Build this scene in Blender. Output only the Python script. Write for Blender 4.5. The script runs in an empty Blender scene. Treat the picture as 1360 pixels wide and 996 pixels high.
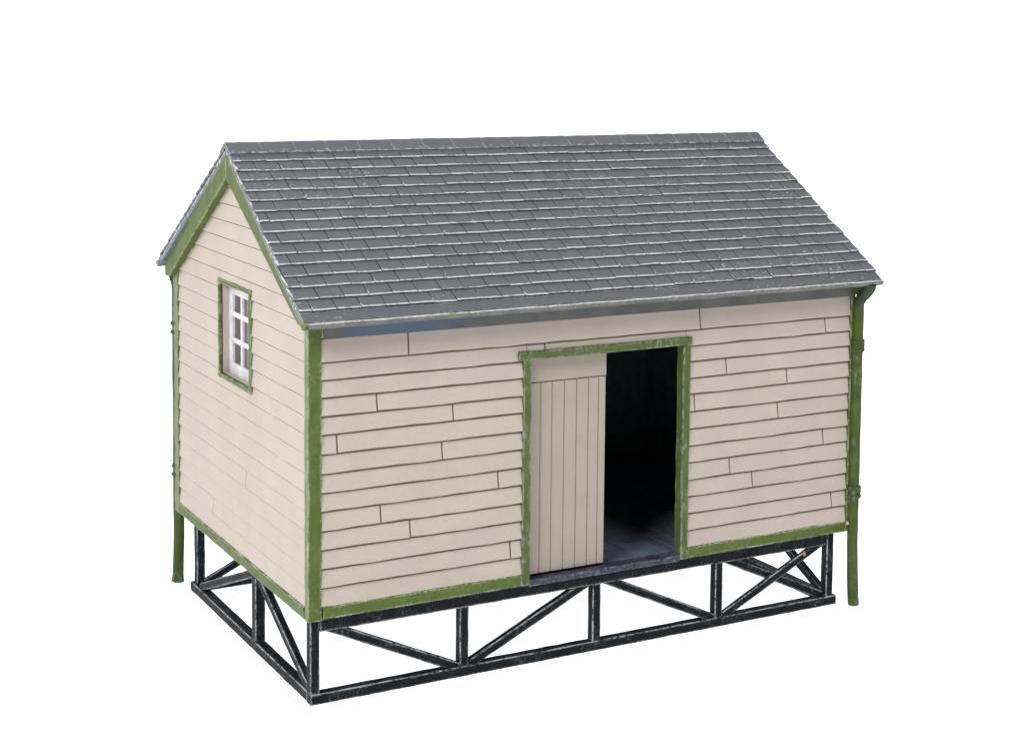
import bpy, bmesh, math, random
from mathutils import Vector, Matrix
random.seed(7)
S = 0.001                       # everything below is written in millimetres of the model
sc = bpy.context.scene
COL = sc.collection
W, D, H0 = 110.0, 73.6, 14.35   # hut length, depth, height of its underside
YR, ZR = 37.05, 89.3            # ridge
E0, ZE = 4.64, 64.1             # eave overhang, eave height
YB = D + 4.5                    # rear eave

# ------------------------------------------------------------------ mesh builder
class MB:
    def __init__(self): self.v=[]; self.f=[]; self.m=[]; self.w=[]
    def vert(self,p,w=0.0): self.v.append(tuple(p)); self.w.append(w); return len(self.v)-1
    def face(self,idx,m=0): self.f.append(idx); self.m.append(m)
    def rings(self,rings,m=0,caps=True,closed=True,capm=None,em=None,wear=None):
        ids=[[self.vert(p,(wear[k] if wear else 0.0)) for k,p in enumerate(r)] for r in rings]
        n=len(rings[0])
        for a,b in zip(ids[:-1],ids[1:]):
            for k in range(n if closed else n-1):
                self.face([a[k],a[(k+1)%n],b[(k+1)%n],b[k]], em[k] if em else m)
        if caps:
            c = m if capm is None else capm
            self.face(list(reversed(ids[0])),c); self.face(list(ids[-1]),c)
    def sweep(self,prof,p0,p1,A,B,segs=1,jit=0.0,m=0,capm=None,em=None,wear=None):
        p0=Vector(p0);p1=Vector(p1);A=Vector(A);B=Vector(B); rr=[]
        for i in range(segs+1):
            c=p0.lerp(p1,i/segs); r=[]
            for (a,b) in prof:
                a+=random.uniform(-jit,jit); b+=random.uniform(-jit,jit)
                r.append(c+A*a+B*b)
            rr.append(r)
        self.rings(rr,m,capm=capm,em=em,wear=wear)
    def bar(self,p0,p1,A,B,a0,a1,b0,b1,ch=0.12,seg=3.0,jit=0.04,m=0,em=None):
        L=(Vector(p1)-Vector(p0)).length
        pr=[(a0+ch,b0),(a1-ch,b0),(a1,b0+ch),(a1,b1-ch),(a1-ch,b1),(a0+ch,b1),(a0,b1-ch),(a0,b0+ch)]
        self.sweep(pr,p0,p1,A,B,max(1,int(L/seg)),jit,m,em=em)
    def box(self,x0,x1,y0,y1,z0,z1,m=0):
        c=[(x,y,z) for x in (x0,x1) for y in (y0,y1) for z in (z0,z1)]
        i=[self.vert(p) for p in c]
        for q in ((0,1,3,2),(4,6,7,5),(0,4,5,1),(2,3,7,6),(0,2,6,4),(1,5,7,3)): self.face([i[k] for k in q],m)
    def build(self,name,mats,parent=None,smooth=False):
        me=bpy.data.meshes.new(name)
        me.from_pydata([(x*S,y*S,z*S) for x,y,z in self.v],[],self.f)
        for mt in (mats if isinstance(mats,(list,tuple)) else [mats]): me.materials.append(mt)
        for p,mi in zip(me.polygons,self.m): p.material_index=mi; p.use_smooth=smooth
        at=me.attributes.new('wear','FLOAT','POINT')
        for i,w in enumerate(self.w): at.data[i].value=w
        bm=bmesh.new(); bm.from_mesh(me); bmesh.ops.recalc_face_normals(bm,faces=bm.faces); bm.to_mesh(me); bm.free()
        if smooth:
            me.set_sharp_from_angle(angle=math.radians(40))
        o=bpy.data.objects.new(name,me); COL.objects.link(o)
        if parent is not None: o.parent=parent
        return o

# ------------------------------------------------------------------ materials
def nodes(name):
    m=bpy.data.materials.new(name); m.use_nodes=True; nt=m.node_tree; nt.nodes.clear()
    out=nt.nodes.new('ShaderNodeOutputMaterial'); b=nt.nodes.new('ShaderNodeBsdfPrincipled')
    nt.links.new(b.outputs[0],out.inputs[0])
    tc=nt.nodes.new('ShaderNodeTexCoord'); mp=nt.nodes.new('ShaderNodeMapping'); mp.inputs['Scale'].default_value=(1000,1000,1000)
    nt.links.new(tc.outputs['Object'],mp.inputs[0])
    return m,nt,b,mp.outputs[0]
def noise(nt,vec,scale,detail=4,rough=.55,stretch=None,w=0.0):
    if stretch:
        mm=nt.nodes.new('ShaderNodeMapping'); mm.inputs['Scale'].default_value=stretch; nt.links.new(vec,mm.inputs[0]); vec=mm.outputs[0]
    n=nt.nodes.new('ShaderNodeTexNoise'); n.inputs['Scale'].default_value=scale; n.inputs['Detail'].default_value=detail; n.inputs['Roughness'].default_value=rough
    nt.links.new(vec,n.inputs['Vector']); return n.outputs['Fac']
def rng(nt,v,a,b,c=0.0,d=1.0):
    r=nt.nodes.new('ShaderNodeMapRange'); r.interpolation_type='SMOOTHSTEP'
    nt.links.new(v,r.inputs[0])
    for i,x in enumerate((a,b,c,d)): r.inputs[i+1].default_value=x
    return r.outputs[0]
def math_(nt,op,a,b=None):
    n=nt.nodes.new('ShaderNodeMath'); n.operation=op
    for i,x in enumerate((a,b)):
        if x is None: continue
        if isinstance(x,(int,float)): n.inputs[i].default_value=x
        else: nt.links.new(x,n.inputs[i])
    return n.outputs[0]
def mix(nt,fac,a,b):
    n=nt.nodes.new('ShaderNodeMix'); n.data_type='RGBA'
    if isinstance(fac,(int,float)): n.inputs[0].default_value=fac
    else: nt.links.new(fac,n.inputs[0])
    for k,x in ((6,a),(7,b)):
        if isinstance(x,tuple): n.inputs[k].default_value=(*x,1)
        else: nt.links.new(x,n.inputs[k])
    return n.outputs[2]
def edge(nt,radius,lo,hi):
    bv=nt.nodes.new('ShaderNodeBevel'); bv.samples=6; bv.inputs['Radius'].default_value=radius*S
    g=nt.nodes.new('ShaderNodeNewGeometry'); d=nt.nodes.new('ShaderNodeVectorMath'); d.operation='DOT_PRODUCT'
    nt.links.new(bv.outputs[0],d.inputs[0]); nt.links.new(g.outputs['Normal'],d.inputs[1])
    return rng(nt,math_(nt,'SUBTRACT',1.0,d.outputs['Value']),lo,hi)
def bump(nt,b,h,strength,dist):
    n=nt.nodes.new('ShaderNodeBump'); n.inputs['Strength'].default_value=strength; n.inputs['Distance'].default_value=dist*S
    nt.links.new(h,n.inputs['Height']); nt.links.new(n.outputs[0],b.inputs['Normal'])
def attr(nt,name):
    a=nt.nodes.new('ShaderNodeAttribute'); a.attribute_name=name; return a.outputs['Fac']

def mat_cream(name,col,dirt=0.4):
    m,nt,b,v=nodes(name)
    n1=noise(nt,v,.09,3); n2=noise(nt,v,1.6,5,.6); n3=noise(nt,v,2.3,2,.5)
    dk=tuple(c*k for c,k in zip(col,(.88,.87,.88))); mid=tuple(c*k for c,k in zip(col,(.97,.965,.975))); lt=tuple(min(1,c*k) for c,k in zip(col,(1.05,1.055,1.06)))
    c=mix(nt,rng(nt,n1,.25,.75),mid,lt); gm=rng(nt,noise(nt,v,.22,5,.7,(.5,.5,1.4)),.52,.72); c=mix(nt,math_(nt,'MULTIPLY',gm,.30),c,tuple(k_*c_ for k_,c_ in zip((.90,.86,.80),col))); c=mix(nt,math_(nt,'MULTIPLY',rng(nt,n2,.45,.7),.25),c,dk)
    sp=rng(nt,n3,.725,.765); c=mix(nt,math_(nt,'MULTIPLY',sp,dirt),c,(.10,.075,.045))
    nt.links.new(c,b.inputs['Base Color']); b.inputs['Roughness'].default_value=.55; b.inputs['Specular IOR Level'].default_value=.25
    bump(nt,b,noise(nt,v,2.2,5,.6),.10,.25)
    return m
def mat_paint(name,col,dark,wearcol,rad=.35,lo=.02,hi=.2,speck=.60,amt=.9,rough=.5,stretch=None,body=.0):
    m,nt,b,v=nodes(name)
    n1=noise(nt,v,.35,4); c=mix(nt,rng(nt,n1,.3,.7),dark,col)
    ed=edge(nt,rad,lo,hi)
    n2=noise(nt,v,1.5,6,.7,stretch); n3=noise(nt,v,3.2,3,.6)
    k=math_(nt,'MULTIPLY',ed,rng(nt,math_(nt,'ADD',n2,math_(nt,'MULTIPLY',math_(nt,'SUBTRACT',noise(nt,v,.45,3),.5),.7)),.40,.58))
    patch=math_(nt,'MULTIPLY',rng(nt,noise(nt,v,.22,3),.42,.68),rng(nt,n2,.46,.70))
    k=math_(nt,'MAXIMUM',k,math_(nt,'MULTIPLY',patch,body))
    k=math_(nt,'MAXIMUM',k,math_(nt,'MULTIPLY',rng(nt,n3,speck,speck+.08),.45))
    c=mix(nt,math_(nt,'MULTIPLY',k,amt),c,wearcol)
    nt.links.new(c,b.inputs['Base Color']); b.inputs['Roughness'].default_value=rough; b.inputs['Specular IOR Level'].default_value=.12
    bump(nt,b,noise(nt,v,1.3,5,.65),.25,.25)
    return m
def mat_slate(name,rad=None,kw=1.0):
    m,nt,b,v=nodes(name)
    base=(.110,.117,.136); dark=(.105,.112,.131); warm=(.117,.119,.133)
    geo=nt.nodes.new('ShaderNodeNewGeometry')
    c=mix(nt,geo.outputs['Random Per Island'],dark,base)
    c=mix(nt,rng(nt,noise(nt,v,.06,3),.4,.62),c,warm)
    c=mix(nt,math_(nt,'MULTIPLY',rng(nt,noise(nt,v,.8,6,.7),.45,.8),.55),c,(.15,.15,.16))
    wr=attr(nt,'wear'); nw=noise(nt,v,1.3,5,.7)
    k=math_(nt,'MULTIPLY',rng(nt,math_(nt,'ADD',wr,math_(nt,'MULTIPLY',math_(nt,'SUBTRACT',nw,.5),.9)),.62,.86),.95)
    # dry-brushed scuffs: flecks inside a few large patches, heavier on the overlaid edges
    patch=rng(nt,noise(nt,v,.055,2),.50,.66)
    fleck=rng(nt,noise(nt,v,1.1,6,.75,(1,1,1.6)),  .56,.66)
    k2=math_(nt,'MULTIPLY',math_(nt,'MULTIPLY',patch,fleck),.75)
    k3=math_(nt,'MULTIPLY',rng(nt,noise(nt,v,1.7,3,.6),.72,.77),.5)
    k=math_(nt,'MAXIMUM',k,math_(nt,'MAXIMUM',k2,k3))
    if rad: k=math_(nt,'MAXIMUM',k,math_(nt,'MULTIPLY',edge(nt,rad,.02,.2),rng(nt,nw,.36,.58)))
    c=mix(nt,math_(nt,'MULTIPLY',k,kw),c,(.54,.55,.59))
    nt.links.new(c,b.inputs['Base Color']); b.inputs['Roughness'].default_value=.6; b.inputs['Specular IOR Level'].default_value=.25
    bump(nt,b,noise(nt,v,1.4,6,.7),.3,.3)
    return m
def mat_plain(name,col,rough=.6,spec=.2):
    m,nt,b,v=nodes(name)
    c=mix(nt,rng(nt,noise(nt,v,.5,4),.35,.65),tuple(x*.8 for x in col),col)
    nt.links.new(c,b.inputs['Base Color']); b.inputs['Roughness'].default_value=rough; b.inputs['Specular IOR Level'].default_value=spec
    return m

CREAM=mat_cream('cream_plastic',(.405,.350,.308))
DOORC=mat_cream('door_cream',(.305,.265,.222),.25)
WASH=mat_plain('groove_wash',(.15,.115,.075))
WASHG=mat_plain('groove_wash_gable',(.30,.24,.175))
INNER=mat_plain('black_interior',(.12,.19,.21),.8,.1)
GREEN=mat_paint('green_paint',(.082,.116,.026),(.062,.089,.019),(.38,.43,.34),rad=.5,lo=.010,hi=.09,speck=.70,amt=.75,body=.26)
def mat_worn_edge(name,dark,light,lo=.36,hi=.60):
    m,nt,b,v=nodes(name)
    k=rng(nt,math_(nt,'ADD',noise(nt,v,1.6,5,.7),math_(nt,'MULTIPLY',math_(nt,'SUBTRACT',noise(nt,v,.25,2),.5),.6)),lo,hi)
    nt.links.new(mix(nt,k,dark,light),b.inputs['Base Color']); b.inputs['Roughness'].default_value=.65; b.inputs['Specular IOR Level'].default_value=.12
    return m
TIMBE=mat_worn_edge('worn_timber_arris',(.012,.015,.018),(.30,.31,.34))
GREENE=mat_worn_edge('worn_green_arris',(.075,.11,.022),(.36,.42,.32),.42,.66)
GREENJ=mat_paint('worn_frame_paint',(.078,.108,.030),(.060,.085,.024),(.30,.36,.31),rad=.5,lo=.01,hi=.09,speck=.70,amt=.85,body=.75,stretch=(1.3,1.3,.6))
GREENW=mat_paint('lit_dry_brushed_green',(.150,.185,.085),(.110,.145,.060),(.42,.46,.38),rad=.5,lo=.01,hi=.09,speck=.68,amt=.8,body=.6,stretch=(1,1,.4))  # gable-side post faces: brighter light put into the colour, plus dry-brushing
GREENP=mat_paint('green_pipe_paint',(.056,.083,.018),(.040,.062,.013),(.32,.38,.30),rad=.3,lo=.05,hi=.22,speck=.67,amt=.65,body=.6,stretch=(1,1,.3))
TIMB=mat_paint('black_timber_paint',(.004,.007,.009),(.002,.004,.005),(.26,.27,.30),rad=.5,lo=.008,hi=.12,speck=.70,amt=.85,rough=.65,body=.30,stretch=(1.6,1.6,.9))
SILL=mat_paint('worn_sill_paint',(.050,.052,.085),(.026,.029,.05),(.52,.50,.57),rad=.35,speck=.62,amt=.8,body=.5)
FLOOR=mat_paint('dark_floor_paint',(.11,.135,.18),(.075,.095,.13),(.30,.32,.37),rad=.2,speck=.66,amt=.5,body=.1,stretch=(1,.3,1))
WHITE=mat_plain('white_plastic',(.66,.65,.69),.5,.2)
SLATE=mat_slate('slate_paint'); SLATEE=mat_slate('slate_edge_paint',.3,.85); LIP=mat_plain('slate_lip_shade',(.030,.037,.047),.8,.1)  # LIP: shade under and between the slates, painted as a dark colour
def mat_fascia():
    m,nt,b,v=nodes('fascia_paint')
    c=mix(nt,rng(nt,noise(nt,v,.25,4),.35,.65),(.060,.066,.064),(.085,.090,.086))
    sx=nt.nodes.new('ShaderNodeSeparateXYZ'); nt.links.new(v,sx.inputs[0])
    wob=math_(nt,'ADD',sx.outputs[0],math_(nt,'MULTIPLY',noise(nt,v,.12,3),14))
    blue=math_(nt,'MULTIPLY',rng(nt,wob,9,14),rng(nt,wob,40,26))      # bluish tint near one end
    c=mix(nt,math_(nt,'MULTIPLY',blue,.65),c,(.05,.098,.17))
    k=math_(nt,'MULTIPLY',edge(nt,.18,.03,.2),.35)
    c=mix(nt,k,c,(.42,.41,.36))
    nt.links.new(c,b.inputs['Base Color']); b.inputs['Roughness'].default_value=.6
    return m
FASC=mat_fascia(); OUTL=mat_plain('dark_outlet',(.045,.058,.040),.6,.1)  # OUTL: darker colour on the upper bend of the downpipe
def mat_glass():
    m,nt,b,v=nodes('window_pane_plastic')
    b.inputs['Base Color'].default_value=(.10,.085,.095,1); b.inputs['Transmission Weight'].default_value=.25; b.inputs['Specular IOR Level'].default_value=.3
    b.inputs['Roughness'].default_value=.22; b.inputs['IOR'].default_value=1.4
    return m
GLASS=mat_glass()

# ------------------------------------------------------------------ the thing
hut=bpy.data.objects.new('model_hut',None); hut.empty_display_size=.02; COL.objects.link(hut)
hut['label']='cream clapboard model hut with grey slate roof on black trestle legs'
hut['category']='model building'

FRONT=lambda u,n,z:(u,-n,z)
GABLE=lambda u,n,z:(-n,u,z)
BACK =lambda u,n,z:(u,D+n,z)
RIGHT=lambda u,n,z:(W+n,u,z)
ROWS=[16.4,19.62,22.74,25.92,29.06,32.28,35.35,38.5,41.7,44.95,47.92,51.0,53.9,56.82,60.0,63.1,66.2]
while ROWS[-1]<90: ROWS.append(ROWS[-1]+3.12)

def roof_y(z,off=1.5):          # where the underside of the roof meets height z (front, rear)
    t=(z+off-ZE)/(ZR-ZE)
    return (-E0+t*(YR+E0), YB-t*(YB-YR))
def board_wall(name,mp,length,lim,zmax,mats,holes=(),joints={},pb=.56,pt=.10,gap=.35,jit=.075,ch=.13,core=0,endc=1.0):
    mb=MB()
    def plank(ub0,ub1,ut0,ut1,z0,z1,dp):
        n=max(2,int((ub1-ub0)/3.5)); ph=random.uniform(0,6.3); rr=[]
        L_=max(ub1-ub0,.4); e_=min(.14/L_,.2)
        for t in [0,e_]+[i/n for i in range(1,n)]+[1-e_,1]:
            ub=ub0+(ub1-ub0)*t; ut=ut0+(ut1-ut0)*t; en=-.16 if t in (0,1) else 0
            jz=jit*(math.sin(ub*.31+ph)+.7*math.sin(ub*.83+2*ph))*.7+random.uniform(-jit,jit)*.5
            jn=random.uniform(-.02,.02)+en*endc
            rr.append([mp(ub,.02-.3,z0+jz),mp(ub,pb+dp+jn-ch*.6,z0+jz),mp(ub,pb+dp+jn,z0+jz+ch),mp(ut,pt+dp+jn,z1-.05),mp(ut,pt+dp-.1,z1),mp(ut,.02-.3,z1)])
        mb.rings(rr,0)
    for k,(za,zb) in enumerate(zip(ROWS[:-1],ROWS[1:])):
        if za>zmax-.3: break
        z0=za; z1=min(zb-gap,zmax)
        b0,b1=lim(z0); t0,t1=lim(z1)
        if t1-t0<.3: t0=t1=(t0+t1)/2
        cuts=[(b0,b1,z0,z1)]
        for (h0,h1,hz0,hz1) in holes:
            nc=[]
            for (a,b,c0,c1) in cuts:
                if hz1<=c0 or hz0>=c1 or h1<=a or h0>=b: nc.append((a,b,c0,c1)); continue
                if a<h0: nc.append((a,h0,c0,c1))
                if b>h1: nc.append((h1,b,c0,c1))
                if c1-hz1>.2: nc.append((max(a,h0),min(b,h1),hz1,c1))
                if hz0-c0>.2: nc.append((max(a,h0),min(b,h1),c0,hz0))
            cuts=nc
        for (a,b,c0,c1) in cuts:
            js=sorted(j for j in joints.get(k,()) if a+1<j<b-1)
            pts=[a]+js+[b]
            for i,(u0,u1) in enumerate(zip(pts[:-1],pts[1:])):
                g0=.12 if i>0 else 0; g1=.12 if i<len(pts)-2 else 0
                e0=t0 if abs(u0-b0)<1e-6 else u0+g0; e1=t1 if abs(u1-b1)<1e-6 else u1-g1
                plank(u0+g0,u1-g1,e0,e1,c0,c1,random.uniform(-.03,.03))
    # solid layers behind the boards: dirt-washed groove face, cream core, blackened inside
    zs=sorted({H0+.1,zmax,*[h[2] for h in holes],*[h[3] for h in holes]})
    if zmax>70: zs=sorted(set(zs)|{66.5})
    for z0,z1 in zip(zs[:-1],zs[1:]):
        segs=[(lim(z0),lim(z1))]
        for (h0,h1,hz0,hz1) in holes:
            if hz0<=z0 and hz1>=z1:
                (a0,a1),(c0,c1)=segs[0]; segs=[((a0,h0),(c0,h0)),((h1,a1),(h1,c1))]
        for (a0,a1),(c0,c1) in segs:
            for m,n0,n1 in ((1,-.25,0.0),(core,-1.5,-.25),(2,-2.1,-1.5)):
                r=[mp(a0,n0,z0),mp(a0,n1,z0),mp(c0,n1,z1),mp(c0,n0,z1)]
                q=[mp(a1,n0,z0),mp(a1,n1,z0),mp(c1,n1,z1),mp(c1,n0,z1)]
                mb.rings([r,q],m)
    return mb.build(name,mats,hut)

DX0,DX1,DZ0,DZ1=39.9,71.4,14.3,54.3
WY0,WY1,WZ0,WZ1=28.4,45.5,47.2,64.0
jf={13:[17.21,74.92],12:[42.91,103.57],10:[11.65,80.93],9:[25.41,94.77],8:[4.7,74.03],7:[23.43,92.82],5:[34.03,103.67],4:[12.36,82.06],3:[17.65,87.27],1:[36.47,106.06]}
straight=lambda z:(.35,W-.5)
FR=list(ROWS); ROWS[14]=60.75
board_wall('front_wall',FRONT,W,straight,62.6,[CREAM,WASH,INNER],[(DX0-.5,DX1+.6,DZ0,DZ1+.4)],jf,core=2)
ROWS[14]=FR[14]
def glim(z):
    if z<66.3: return (1.1 if z<62 else .3,D-.3)
    a,b=roof_y(z); return (max(.3,a),max(max(.3,a)+.02,min(D-.3,b)))
board_wall('gable_wall',GABLE,D,glim,87.2,[CREAM,WASHG,INNER],[(WY0,WY1,WZ0,WZ1)],{4:[31.0],1:[50.0],14:[]},pb=.40,pt=.13,gap=.17,jit=.03,ch=.09)
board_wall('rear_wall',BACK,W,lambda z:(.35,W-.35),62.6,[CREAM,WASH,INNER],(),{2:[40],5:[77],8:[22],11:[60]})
board_wall('gable_wall',RIGHT,D,glim,87.2,[CREAM,WASHG,INNER],(),{3:[25],6:[51],9:[33]},pb=.40,pt=.13,gap=.17,jit=.03,ch=.09)

X=(1,0,0);Y=(0,1,0);Z=(0,0,1)
# ---- corner posts, base boards (green)
def lpost(cx,cy,sx,sy,fw,gw,z0,z1,pf=.62,pg=.5):
    mb=MB(); c=.14
    # L-section, outer corner at (-pg,-pf) in local axes
    pr=[(-pg+c,-pf),(fw-c,-pf),(fw,-pf+c),(fw,.1),(.1,.1),(.1,gw),(-pg+c,gw),(-pg,gw-c),(-pg,-pf+c)]
    mb.sweep(pr,(cx,cy,z0),(cx,cy,z1),(sx,0,0),(0,sy,0),16,.045,em=[0]*7+[1,1])
    return mb.build('corner_post',[GREEN,GREENW],hut)
lpost(0,0,1,1,1.95,1.1,H0-.15,64.2,pg=.44)
lpost(0,D,1,-1,2.15,2.2,H0,64.2,pg=.58)
lpost(W,0,-1,1,.45,1.6,H0,64.2)
lpost(W,D,-1,-1,2.15,1.6,H0,64.2)
def base(p0,p1,N,flip=False):
    mb=MB(); mb.bar(p0,p1,N,Z,-.1,.62,0,2.05,.16,2.5,.05,em=[0,1]*4); return mb.build('base_board',[GREEN,GREENE],hut)
base((2.2,0,H0),(38.55,0,H0),(0,-1,0)); base((72.85,0,H0),(W-.5,0,H0),(0,-1,0))
base((0,1.15,H0),(0,D-2.25,H0),(-1,0,0)); base((2.2,D,H0),(W-2.2,D,H0),(0,1,0)); base((W,1.7,H0),(W,D-1.7,H0),(1,0,0))

# ---- door frame, door, sill, floor
mb=MB()
mb.bar((DX0+.2-1.6,0,H0+.02),(DX0+.2-1.6,0,54.0),X,Y,0,1.6,-.72,1.5,.16,2.5,.05)
mb.bar((DX1-.2,0,H0+.02),(DX1-.2,0,54.0),X,Y,0,1.6,-.72,1.5,.16,2.5,.05)
mb.bar((37.5,0,54.02),(72.9,0,54.02),Y,Z,-.95,1.2,0,1.5,.18,2.0,.06)
mb.build('door_frame',GREENJ,hut)
mb=MB()
mb.box(40.15,56.05,1.45,2.3,15.55,53.9)                       # leaf core
pl=[40.15,42.86,45.19,47.64,50.12,52.51,54.58,56.05]
for a,b in zip(pl[:-1],pl[1:]):
    mb.bar(((a+b)/2,1.2,15.6),((a+b)/2,1.2,49.42),X,Y,-(b-a)/2+.02,(b-a)/2-.02,-.10,.35,.22,6,.008)
mb.bar((40.15,1.2,49.6),(56.05,1.2,49.6),Y,Z,-.02,.35,0,4.3,.08,6,.01)
mb.build('door',DOORC,hut)
mb=MB(); mb.bar((40.2,0,13.95),(71.1,0,13.95),Y,Z,-.5,2.6,0,1.05,.15,1.5,.06); mb.build('sill',SILL,hut)
mb=MB(); x=1.0
while x<W-3.5:
    mb.bar((x,2.7,0),(x,D-.9,0),X,Z,0,2.9,14.22,14.95,.1,8,.02); x+=3.0
mb.build('floor_boards',FLOOR,hut)

# ---- gable window
mb=MB(); n0,n1=.75,1.5                                        # sash bars, x = 1.5 .. 2.3 behind the wall face
ys=[WY0,33.7,38.1,39.0,43.5,WY1]; zs=[WZ0,49.2,52.95,53.75,57.75,58.7,61.9,WZ1]
xa,xb=1.5,2.55
mb.box(xa,xb,WY0,33.7,WZ0,WZ1); mb.box(xa,xb,43.5,WY1,WZ0,WZ1); mb.box(xa+.05,xb,38.1,39.0,49.0,62.1)
mb.box(xa-.02,xb-.02,33.5,43.7,WZ0,49.2); mb.box(xa-.02,xb-.02,33.5,43.7,61.9,WZ1)
for z in (52.95,57.75): mb.box(xa+.1,xb-.03,33.5,43.7,z,z+.9)
win=mb.build('window',WHITE,hut)
mb=MB()
for (a,b) in ((45.3,46.4),):pass
g=(-1,0,0)
mb.bar((0,WY1-.2,WZ0-.2),(0,WY1-.2,WZ1+.3),g,Y,-.1,.46,0,.75,.12,2.2,.06)
mb.bar((0,WY0-.7,WZ0-.6),(0,WY0-.7,WZ1+.3),g,Y,-.1,.56,-.45,.75,.12,2.2,.08)
mb.bar((0,WY0-1.1,WZ1+.0),(0,WY1+.5,WZ1+.0),g,Z,-.1,.5,-.15,.75,.12,2.2,.07)
mb.bar((0,WY0-1.1,WZ0-.65),(0,WY1+.5,WZ0-.65),g,Z,-.1,.52,-.1,.7,.12,2.2,.08)
mb.build('window_frame',GREEN,win)
k=0
for (a,b) in ((33.6,38.2),(38.9,43.6)):
    for (c,d) in ((49.1,53.0),(53.8,57.8),(58.6,62.0)):
        mb=MB(); mb.box(1.98,2.12,a,b,c,d); mb.build('pane',GLASS,win)

# ---- roof: slab, slates
sF=Vector((0,YR+E0,ZR-ZE)); LF=sF.length; sF/=LF; nF=Vector((0,-sF.z,sF.y))
sB=Vector((0,YR-YB,ZR-ZE)); LB=sB.length; sB/=LB; nB=Vector((0,-sB.z,sB.y)) ; nB=nB if nB.z>0 else -nB
def xl(t): return -(2.68+(1.71-2.68)*t)
def xr(t): return W+3.61+(3.15-3.61)*t
def slope(mb,P0,sv,nv,L):
    P=lambda x,s,h: Vector((x,P0[1],P0[2]))+sv*s+nv*h
    # slab under the slates
    rr=[]
    for i in range(17):
        s=.5+(L-.5-.15)*i/16; t=s/L; j=lambda:random.uniform(-.06,.06)
        rr.append([P(xl(t)+.12+j(),s,-.40),P(xr(t)-.12+j(),s,-.40),P(xr(t)-.12+j(),s,-1.35),P(xl(t)+.12+j(),s,-1.35)])
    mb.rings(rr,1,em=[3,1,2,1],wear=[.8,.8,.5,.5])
    # lowest plain strip, running out over the gutter
    rr=[]
    for i in range(41):
        x=xl(0)+.1+(xr(0)-xl(0)-.2)*i/40; q=random.uniform(-.05,.05)
        rr.append([P(x,.15+q,-.42),P(x,.15+q,-.12),P(x,.45,-.03),P(x,3.2,-.02),P(x,3.2,-.42)])
    mb.rings(rr,1,wear=[.3,.7,.2,0,0])
    g=2.94; Wd=4.28
    for k in range(15):
        s0=2.5+g*k; t=s0/L
        x=1.7-Wd*2 if k%2 else 3.95-Wd*2
        a,b=xl(t),xr(t)
        rowj=random.uniform(-.06,.06)
        while x<b:
            w=Wd+random.uniform(-.16,.16); x0=max(x,a); x1=min(x+w,b); x+=w
            if x1-x0<.35: continue
            gp=random.uniform(.035,.075); x0g=x0+gp; x1g=x1-gp
            if x0<=a+1e-6: x0g=x0+random.uniform(-.12,.08)
            if x1>=b-1e-6: x1g=x1+random.uniform(-.08,.08)
            ds=rowj+random.uniform(-.09,.09); sk=random.uniform(-.05,.05); lift=random.uniform(-.04,.05)
            s1=min(s0+g+.55,L-.05); hb=.38+lift; ht=.02
            edge_=x0<=a+1e-6
            def hh(s): return hb+(ht-hb)*(s-s0)/(s1-s0)
            nx=4; wk=random.uniform(.80,1.05); rows=[(s0+ds+.03,hb-.52,.0),(s0+ds-.02,hb-.12,.5),(s0+ds+.07,hb,wk),(s0+ds+.32,hh(s0+.32),wk*.80),(s0+ds+.58,hh(s0+.58),.15),(s1,ht,0)]
            ids=[]
            for (s,h,wv) in rows:
                r=[]
                for i in range(nx+1):
                    f=i/nx; xx=x0g+(x1g-x0g)*f
                    ss=s+(sk*(f-.5)*2+random.uniform(-.03,.03) if s<s0+1 else 0)
                    ww=wv
                    if s0+.05<s<s1-.01 and i==0: ww=max(wv,(.95 if edge_ else .72)+random.uniform(-.3,.15))
                    if s0+.05<s and edge_ and i==0: ww=random.uniform(.55,1) if P0[1]<0 else random.uniform(.4,.7)
                    r.append(mb.vert(P(xx,ss,h),ww))
                ids.append(r)
            for ra,rb in zip(ids[:-1],ids[1:]):
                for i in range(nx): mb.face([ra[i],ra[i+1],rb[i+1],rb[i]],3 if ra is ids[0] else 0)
            # side cheeks and underside close the slate
            lo0=[mb.vert(P(x0g,s1,-.40),.7 if edge_ else 0),mb.vert(P(x1g,s1,-.40))]
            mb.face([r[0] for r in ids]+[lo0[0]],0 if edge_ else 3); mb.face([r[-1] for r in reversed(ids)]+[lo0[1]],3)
            mb.face([ids[-1][i] for i in range(nx+1)]+[lo0[1],lo0[0]],0)
            mb.face([ids[0][i] for i in range(nx,-1,-1)]+[lo0[0],lo0[1]],0)
mb=MB()
slope(mb,(0,-E0,ZE),sF,nF,LF); slope(mb,(0,YB,ZE),sB,nB,LB)
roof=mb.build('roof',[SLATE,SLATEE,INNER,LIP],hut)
# ridge cap
mb=MB(); xe=W+3.3; x=-1.95; first=True
wF=2.95
while x<xe-.2:
    w=6.25+random.uniform(-.2,.2); x1=min(x+w,xe)
    rr=[]
    n=5
    for i in range(n+1):
        xx=x+.04+(x1-x-.08)*i/n; q=lambda a=.05:random.uniform(-a,a)
        R=Vector((xx,YR,ZR)); a=R-sF*wF; b=R-sB*wF
        rr.append([a+nF*(.12+q())+sF*q(),a+nF*(.55+q())+sF*q(),R+sF*-.5+nF*.62+Vector((0,0,q())),R+Vector((0,0,.72+q())),R-sB*.5+nB*.62,b+nB*(.55+q()),b+nB*.1,R-Vector((0,0,.35))])
    mb.rings(rr,0,wear=[.4,.68,.42,.55,.3,.68,.4,0]); x=x1
# lump of filler on the near ridge end
mb.build('ridge_cap',SLATEE,roof)
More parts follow.
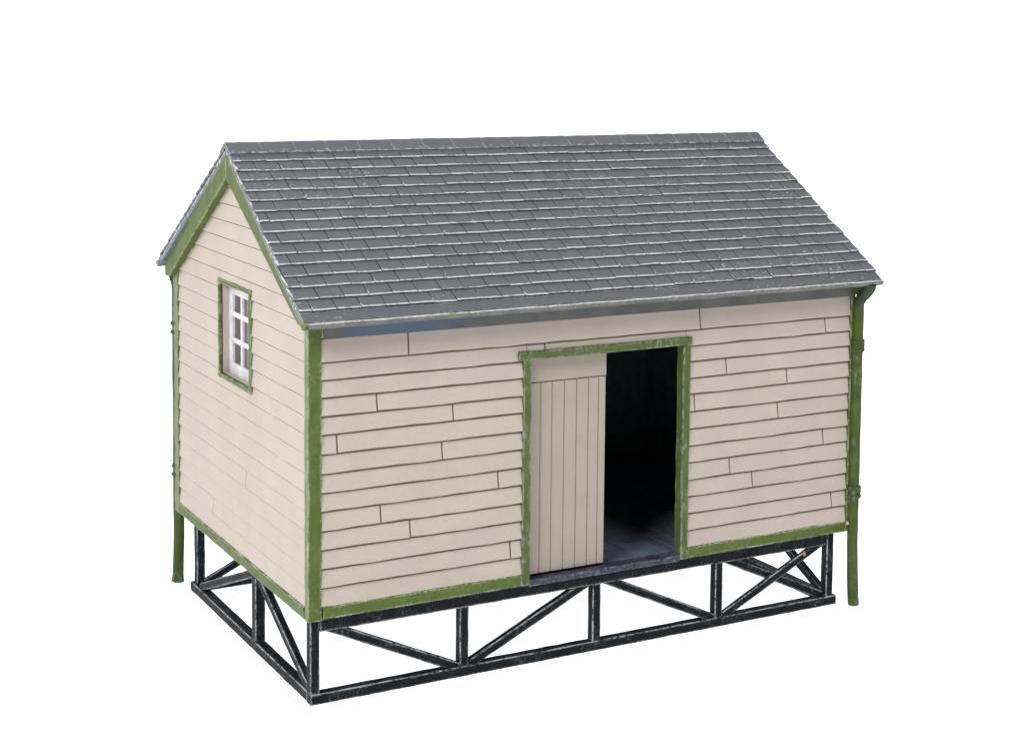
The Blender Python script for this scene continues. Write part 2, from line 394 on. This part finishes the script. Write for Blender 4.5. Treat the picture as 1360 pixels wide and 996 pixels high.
# bargeboards
def barge(x0,x1,front):
    P0,sv,nv,L=((Vector((0,-E0,ZE)),sF,nF,LF) if front else (Vector((0,YB,ZE)),sB,nB,LB))
    c=P0+nv*-1.37; vt=4.3/ sv.z*0+4.1
    ytop=YR-(.02 if front else -.02)
    def zt(y): return c.z+(y-c.y)*sv.z/sv.y
    ye=((-2.2 if x0<0 else -3.3) if front else YB-1.5-.9)
    yb=ye+(1.2 if front else -1.2)
    n=14; mb=MB(); rr=[]
    for i in range(n+1):
        t=i/n; y=ye+(ytop-ye)*t; z=zt(y); dep=vt if i>0 else 1.6
        if i==0: dep=2.6 if not front else 3.0
        q=lambda:random.uniform(-.05,.05)
        d=dep+q()-(1.5*(1-t) if front and x0<0 else 0)
        rr.append([(x0,y,z),(x0,y,z-d+.14),(x0+.14*(1 if x1>x0 else -1),y,z-d),(x1,y,z-d+q()),(x1,y,z)])
    mb.rings(rr,0)
    return mb.build('bargeboard',GREEN,roof)
for fr in (True,False):
    barge(-1.75,-.2,fr); barge(W+1.75,W+.2,fr)
# gutters: solid half-round with green painted stop end
def gutter(yf,sg):
    mb=MB(); pr=[]
    cx=yf+sg*.95; r=.98
    pr=[(cx-sg*r,64.02)]+[(cx-sg*r*math.cos(a),63.72-r*.82*math.sin(a)) for a in [math.pi*i/10 for i in range(11)]]+[(cx+sg*r,64.02),(cx-sg*(r-.3),64.03)]
    def seg(x0,x1,m,k,sc=1.0):
        rr=[]
        for i in range(k+1):
            x=x0+(x1-x0)*i/k; q=random.uniform(-.05,.05); q2=random.uniform(-.04,.04)
            rr.append([(x,cx+(y-cx)*sc+q2,63.5+(z-63.5)*sc+q) for y,z in pr])
        mb.rings(rr,m,wear=[.82,.40]+[0]*11+[.25])
    seg(-1.9,W+2.9,0,44); seg(-2.7,-1.92,1 if sg>0 else 0,2,1.03); seg(W+2.92,W+3.5,0,2,1.0)
    return mb.build('gutter',[GUT,GREEN],roof,True)
def mat_gutter():
    m,nt,b,v=nodes('gutter_paint')
    c=mix(nt,rng(nt,noise(nt,v,.3,4),.35,.65),(.070,.074,.080),(.115,.112,.118))
    geo=nt.nodes.new('ShaderNodeNewGeometry')
    nw=noise(nt,v,1.4,6,.7); 
    k=math_(nt,'MULTIPLY',rng(nt,math_(nt,'ADD',attr(nt,'wear'),math_(nt,'MULTIPLY',math_(nt,'SUBTRACT',nw,.5),.8)),.45,.75),.9)
    k=math_(nt,'MAXIMUM',k,math_(nt,'MULTIPLY',rng(nt,noise(nt,v,2.0,4,.7),.60,.68),.5))
    c=mix(nt,k,c,(.56,.54,.55))
    d=nt.nodes.new('ShaderNodeVectorMath'); d.operation='DISTANCE'; nt.links.new(v,d.inputs[0]); d.inputs[1].default_value=(22.9,-5.1,63.5)
    sp=rng(nt,math_(nt,'ADD',d.outputs['Value'],math_(nt,'MULTIPLY',nw,1.4)),1.75,1.1)
    c=mix(nt,math_(nt,'MULTIPLY',sp,.8),c,(.11,.14,.025))                                  # a dab of green paint
    nt.links.new(c,b.inputs['Base Color']); b.inputs['Roughness'].default_value=.5
    bump(nt,b,noise(nt,v,1.3,5,.7),.35,.3)
    return m
GUT=mat_gutter()
gutter(-5.2,1); gutter(YB+.56,-1)
# fascia boards between gutter and wall
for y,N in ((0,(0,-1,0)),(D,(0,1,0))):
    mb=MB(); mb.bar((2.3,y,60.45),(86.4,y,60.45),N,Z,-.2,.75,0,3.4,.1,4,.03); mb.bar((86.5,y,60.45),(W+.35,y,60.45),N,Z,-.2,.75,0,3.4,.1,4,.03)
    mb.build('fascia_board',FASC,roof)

def knob(name,p,r,m,parent):
    b_=bmesh.new(); bmesh.ops.create_uvsphere(b_,u_segments=10,v_segments=8,radius=r*S)
    bmesh.ops.translate(b_,verts=b_.verts,vec=Vector(p)*S); me=bpy.data.meshes.new(name); b_.to_mesh(me); b_.free(); me.materials.append(m)
    for q in me.polygons: q.use_smooth=True
    o=bpy.data.objects.new(name,me); COL.objects.link(o); o.parent=parent; return o
BRASS=mat_plain('brass_pin',(.30,.19,.06),.35,.5)
knob('pin',(100.2,.25,10.95),.42,BRASS,hut)
knob('bracket',(W-.15,-.75,16.0),.42,CREAM,hut)

# ---- downpipes on two opposite corners
def tube(mb,pts,r,n=14,jit=.02,sq=None):
    rr=[]; prev=None
    for i,p in enumerate(pts):
        p=Vector(p); a=Vector(pts[max(0,i-1)]); b=Vector(pts[min(len(pts)-1,i+1)])
        d=(b-a).normalized(); ax=Vector((1,0,0)); ax=(ax-d*ax.dot(d)).normalized(); ay=d.cross(ax)
        ra=r[i] if isinstance(r,(list,tuple)) else r
        rr.append([p+ax*(ra*math.cos(2*math.pi*k/n)+random.uniform(-jit,jit))+ay*(ra*math.sin(2*math.pi*k/n)+random.uniform(-jit,jit)) for k in range(n)])
    mb.rings(rr,0)
def downpipe(fx,fy):            # maps the near-right corner pipe to the opposite corner by a half turn
    M=(lambda p:p) if not fx else (lambda p:(W-p[0],D-p[1],p[2]))
    mb=MB(); px,py=(W+.9 if not fx else W-.35),-1.0; r=1.08
    pts=[(px+.05,-4.3,63.2),(px+.05,-4.2,62.6),(px+.02,-3.4,61.6),(px,-2.0,60.4),(px,-1.2,59.5),(px,py,58.6)]
    rs=[1.25,1.2,1.15,1.1,1.08,1.08]
    z=57
    while z>3: pts.append((px+random.uniform(-.04,.04),py+random.uniform(-.03,.03),z)); rs.append(1.08+random.uniform(-.03,.03)); z-=3
    pts+=[(px+.02,py-.05,1.5),(px+.02,py-.15,.45),(px+.02,py-.25,.12),(px+.02,py-.25,.02)]; rs+=[1.1,1.14,1.04,.8]
    pts=[M(p) for p in pts]
    lx,ly=(-.45,-1.2) if not fx else (-.8,-1.9)
    pts=[(a+lx*max(0,1-c/11),b+ly*max(0,1-c/11),c) for a,b,c in pts]
    if fx: rs[-3:]=[1.2,1.3,1.2]
    tube(mb,pts,rs)
    mb.m=[1 if max(mb.v[i][2] for i in q)>59.0 else 0 for q in mb.f]
    o=mb.build('downpipe',[GREENP,OUTL],hut,True)
    for zc in (50.9,22.2):
        mb=MB()
        for dz in (.85,-.85):
            n=18; rr=[]
            for a in range(n):
                th=2*math.pi*a/n; c=(math.cos(th),math.sin(th)); rad=1.2+random.uniform(-.05,.05)
                ring=[]
                for q in range(8):
                    ph=2*math.pi*q/8; rq=rad+.26*math.cos(ph)
                    ring.append(M((px+rq*c[0],py+rq*c[1],zc+dz+.36*math.sin(ph)+c[0]*.08)))
                rr.append(ring)
            rr.append(rr[0]); mb.rings(rr,0,caps=False)
        mb.bar(M((px+.75,py,zc-.5)),M((px+.75,py,zc+.5)),X,Y,-.2*(1 if not fx else 1),.9 if not fx else .2,-.25,.25,.08,1,.02)
        mb.build('pipe_clip',GREENP,o,True)
downpipe(0,0); downpipe(1,1)

# ---- trestle: four framed sides of posts, rails and braces
TX0,TX1,TY0,TY1=.25,107.9,-.12,66.5
def frame_pieces(pt,L,npan,braces,xlast,deep,toprail):
    """pt(u,d,z): u along the side, d inward. """
    A=Vector(pt(1,0,0))-Vector(pt(0,0,0)); B=Vector(pt(0,1,0))-Vector(pt(0,0,0))
    def piece(name,u0,z0,u1,z1,wd,d0,d1,seg=2.2):
        p0=Vector(pt(u0,0,z0));p1=Vector(pt(u1,0,z1)); dr=(p1-p0).normalized(); side=B.cross(dr)
        mb=MB(); mb.bar(p0,p1,side,B,-wd/2,wd/2,d0,d1,.15,seg,.035,em=[0,1]*4); return mb.build(name,[TIMB,TIMBE],hut)
    return piece
def side(pt,L,posts,pw,braces,trail,e0,e1):
    piece=frame_pieces(pt,L,0,0,0,0,0)
    piece('rail',e0,.92,L-e1,.92,1.8,0,1.95,2.0)
    if trail: piece('rail',1.62,13.2,L-2.4,13.2,2.15,.1,1.9,2.0)
    for k,u in enumerate(posts): piece('post',u,1.78,u,12.2 if trail and 0<k<len(posts)-1 else 14.3,pw,.18,2.05)
    for (u0,z0,u1,z1,d0,d1) in braces: piece('brace',u0,z0,u1,z1,1.5,d0,d1)
fp=[1.0,27.95,54.1,80.45,106.4]
fb=[(2.0,13.3,27.0,1.6,.38,1.7),(28.9,1.7,53.3,13.0,.38,1.7),(54.9,13.1,79.6,1.6,.38,1.7),(81.3,1.65,105.6,13.2,.30,1.2),(81.2,12.9,105.6,1.7,1.22,2.1)]
LX=TX1-TX0; LY=TY1-TY0
side(lambda u,d,z:(TX0+u,TY0+d,z),LX,[p-TX0 for p in fp],1.65,[(a-TX0,b,c-TX0,d,e,f) for a,b,c,d,e,f in fb],True,0,0)
side(lambda u,d,z:(TX1-u,TY1-d,z),LX,[p-TX0 for p in fp],1.65,[(a-TX0,b,c-TX0,d,e,f) for a,b,c,d,e,f in fb],True,0,0)
sp=[29.2,62.6]
sb=[(3.2,2.0,28.2,13.6,.35,1.7),(30.4,13.6,61.6,2.0,.35,1.7)]
rot=lambda l:[(LY-c-0,d,LY-a,b,e,f) for a,b,c,d,e,f in l]
side(lambda u,d,z:(TX0+d,TY0+u,z),LY,[29.3],2.1,sb,False,1.96,1.96)
side(lambda u,d,z:(TX1-d,TY1-u,z),LY,[LY-29.3],2.1,rot(sb),False,1.96,1.96)

# ------------------------------------------------------------------ white floor and sweep, with added glow to wash out shadows
bd=MB(); prof=[]
R_=260; yb=520
for y in (-3000,-700,-300,0,250,yb): prof.append((y,-.0))
for i in range(1,13):
    a=math.pi/2*i/12; prof.append((yb+R_*math.sin(a),R_-R_*math.cos(a)))
prof.append((yb+R_,2400))
ids=[[bd.vert((x,y,z-.02)) for (y,z) in prof] for x in (-4200,4400)]
for i in range(len(prof)-1): bd.face([ids[0][i],ids[0][i+1],ids[1][i+1],ids[1][i]])
m,nt,b,v=nodes('glowing_white_backdrop')
b.inputs['Base Color'].default_value=(.8,.8,.8,1); b.inputs['Roughness'].default_value=.8; b.inputs['Specular IOR Level'].default_value=0
b.inputs['Emission Color'].default_value=(1,1,1,1); b.inputs['Emission Strength'].default_value=.93
o=bd.build('backdrop',m,None,True); o['kind']='structure'

# ------------------------------------------------------------------ lights
w=bpy.data.worlds.new('World'); sc.world=w; w.use_nodes=True
w.node_tree.nodes['Background'].inputs[0].default_value=(1,1,1,1); w.node_tree.nodes['Background'].inputs[1].default_value=.12
def area(name,loc,tgt,size,power,col=(1,1,1)):
    l=bpy.data.lights.new(name,'AREA'); l.shape='SQUARE'; l.size=size*S; l.energy=power; l.color=col
    o=bpy.data.objects.new(name,l); COL.objects.link(o); o.location=Vector(loc)*S
    o.rotation_euler=(Vector(tgt)-Vector(loc)).to_track_quat('-Z','Y').to_euler(); return o
area('key_softbox',(-360,-225,410),(40,25,45),210,2.75,(1,.985,.96))
area('front_softbox',(150,-330,480),(60,30,50),240,1.35,(.97,.985,1))

# ------------------------------------------------------------------ camera
cd=bpy.data.cameras.new('Camera'); cam=bpy.data.objects.new('Camera',cd); COL.objects.link(cam)
r=Vector((.86300694,-.50500325,.01381095)); u=Vector((.03052487,.07941346,.99637429)); f=Vector((.50426903,.85945635,-.08394952))
M=Matrix((r,u,-f)).transposed().to_4x4(); M.translation=Vector((-96.017,-257.943,109.628))*S
cam.matrix_world=M
cd.sensor_fit='HORIZONTAL'; cd.sensor_width=36; cd.lens=2271.234/1360*36
cd.shift_x=-(808.562-680)/1360; cd.shift_y=(237.975-498)/1360+.0015
cd.clip_start=.005; cd.clip_end=20
sc.camera=cam
sc.view_settings.view_transform='Standard'; sc.view_settings.look='None'; sc.view_settings.exposure=0; sc.view_settings.gamma=1
